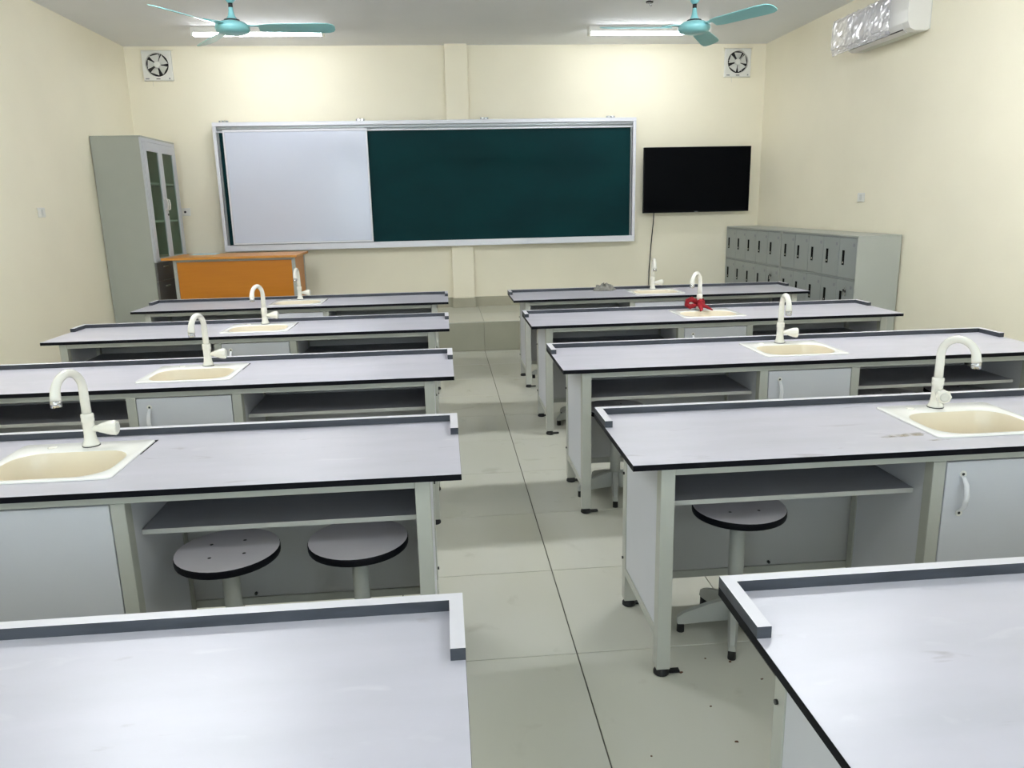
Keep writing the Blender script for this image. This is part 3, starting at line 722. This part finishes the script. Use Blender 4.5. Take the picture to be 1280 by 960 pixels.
bx('mounting_plate', t, -.004, .0, -.006, LA+.006, .01, .322, M_GPL)
# crumpled protective film over the far half
mb = MB(); rnd = random.Random(3)
U, V = 44, 26; grid = []
from mathutils import noise as mn
cross = [(-.11, .338), (-.195, .328), (-.212, .28), (-.216, .16), (-.212, .07), (-.2, .035), (-.197, .02), (-.194, .006)]
for i in range(U+1):
    row = []
    yy = .22+(LA+.22-.22)*i/U
    for j in range(V+1):
        f = j/V*(len(cross)-1); k = min(int(f), len(cross)-2); g = f-k
        px = cross[k][0]*(1-g)+cross[k+1][0]*g; pz = cross[k][1]*(1-g)+cross[k+1][1]*g
        q = Vector((yy*9, j*.34, 2.3)); d = mn.noise(q*1.3)*.018+mn.noise(q*3.4)*.012
        if i in (0, U) or j in (0, V): d *= .6
        row.append(mb.bm.verts.new((px-.012-abs(d)-(.0 if yy < LA else .0), yy+mn.noise(q*1.7)*.01, pz+d*.4)))
    grid.append(row)
for i in range(U):
    for j in range(V): mb.face([grid[i][j], grid[i+1][j], grid[i+1][j+1], grid[i][j+1]], M_FILM)
fo = mb.done('plastic_film', None, (XR, AY0, AZ0))
tag(fo, 'crumpled clear plastic film draped over the air conditioner', 'plastic film')

# ------------------------------------------------------------------ switches
def switch(loc, ax, label):
    t = tag(empty('wall_switch', loc), label, 'switch', 'small white plates on the side walls')
    mb = MB(); s = ax
    x0, x1 = sorted((0, s*.01)); mb.box(x0, x1, -.06, .06, -.042, .042, M_WPL, bev=.003); mb.done('plate', t)
    x0, x1 = sorted((s*.009, s*.014)); MB().box(x0, x1, -.018, .018, -.026, .026, M_GPL, bev=.002).done('rocker', t)
switch((XL, 7.3, 1.6), 1, 'small white switch plate alone on the left wall')
switch((XR, 7.27, 1.577), -1, 'small white switch plate on the right wall above the lockers')

# ------------------------------------------------------------------ cloths
def crumple(name, loc, rx, ry, hz, m, seed, lobes=3):
    mb = MB(); n, k = 28, 9; rr = []
    for j in range(k):
        v = j/(k-1)
        ring = []
        for i in range(n):
            a = 2*PI*i/n; q = Vector((math.cos(a)*1.4+seed, math.sin(a)*1.4, v*2))
            d = 1+.35*mn.noise(q*1.1)+.2*mn.noise(q*3)
            r = math.cos(v*PI/2)**.6*d
            z = hz*math.sin(v*PI/2)*(.65+.6*mn.noise(q*1.5+Vector((5, 2, 1))))
            ring.append((rx*r*math.cos(a), ry*r*math.sin(a), max(.0005 if j == 0 else .002, z)))
        rr.append(ring)
    mb.rings(rr, m, True, True)
    return mb.done(name, None, loc)
tag(crumple('grey_cloth', (1.49, 7.075, ZT), .1, .055, .075, M_GREY, 4), 'crumpled grey cloth lying on the farthest right lab table', 'cloth')
# red cloth knotted round the faucet body
fx, fy = TR[3][0]+H, TR[3][1]+.476
t = tag(empty('red_cloth', (fx, fy, ZT+.0062)), 'bright red cloth strip knotted round a cream faucet base', 'cloth')
pts = [(.031*math.cos(a), .031*math.sin(a), .055+.012*math.sin(3*a)) for a in [2*PI*i/16 for i in range(17)]]
MB().tube(pts, [(.011, .02)]*17, M_RED, 10).done('wrap', t)
pts = [(-.03, -.02, .06), (-.07, -.035, .085), (-.105, -.04, .075), (-.11, -.04, .045), (-.08, -.04, .03), (-.04, -.035, .04)]
MB().tube(pts, [(.012, .016), (.016, .02), (.014, .018), (.015, .018), (.016, .02), (.012, .014)], M_RED, 10).done('loop', t)
pts = [(0, -.03, .055), (.01, -.055, .035), (.03, -.07, .03), (.06, -.08, .014), (.075, -.085, .006)]
MB().tube(pts, [(.018, .016), (.02, .014), (.016, .01), (.012, .006), (.006, .003)], M_RED, 10).done('tail', t)
pts = [(-.005, -.03, .05), (-.01, -.06, .03), (-.012, -.09, .012), (-.03, -.12, .006)]
MB().tube(pts, [(.02, .016), (.018, .012), (.012, .006), (.005, .003)], M_RED, 10).done('tail', t)

# ------------------------------------------------------------------ specks of dirt on the floor
mb = MB()
for k, (x, y, r) in enumerate([(.76, 2.29, .008), (.95, 2.33, .006), (1.02, 2.22, .005), (.82, 1.93, .007), (.55, 1.9, .004), (.8, 2.1, .004), (.87, 2.36, .004)]):
    blob(mb, x, y, r, r*.7, 0, M_DIRT, k, 8, .002)
tag(mb.done('dirt'), 'scattered tiny brown dirt specks on the floor tiles', 'dirt', kind='stuff')
bpy.context.view_layer.update()
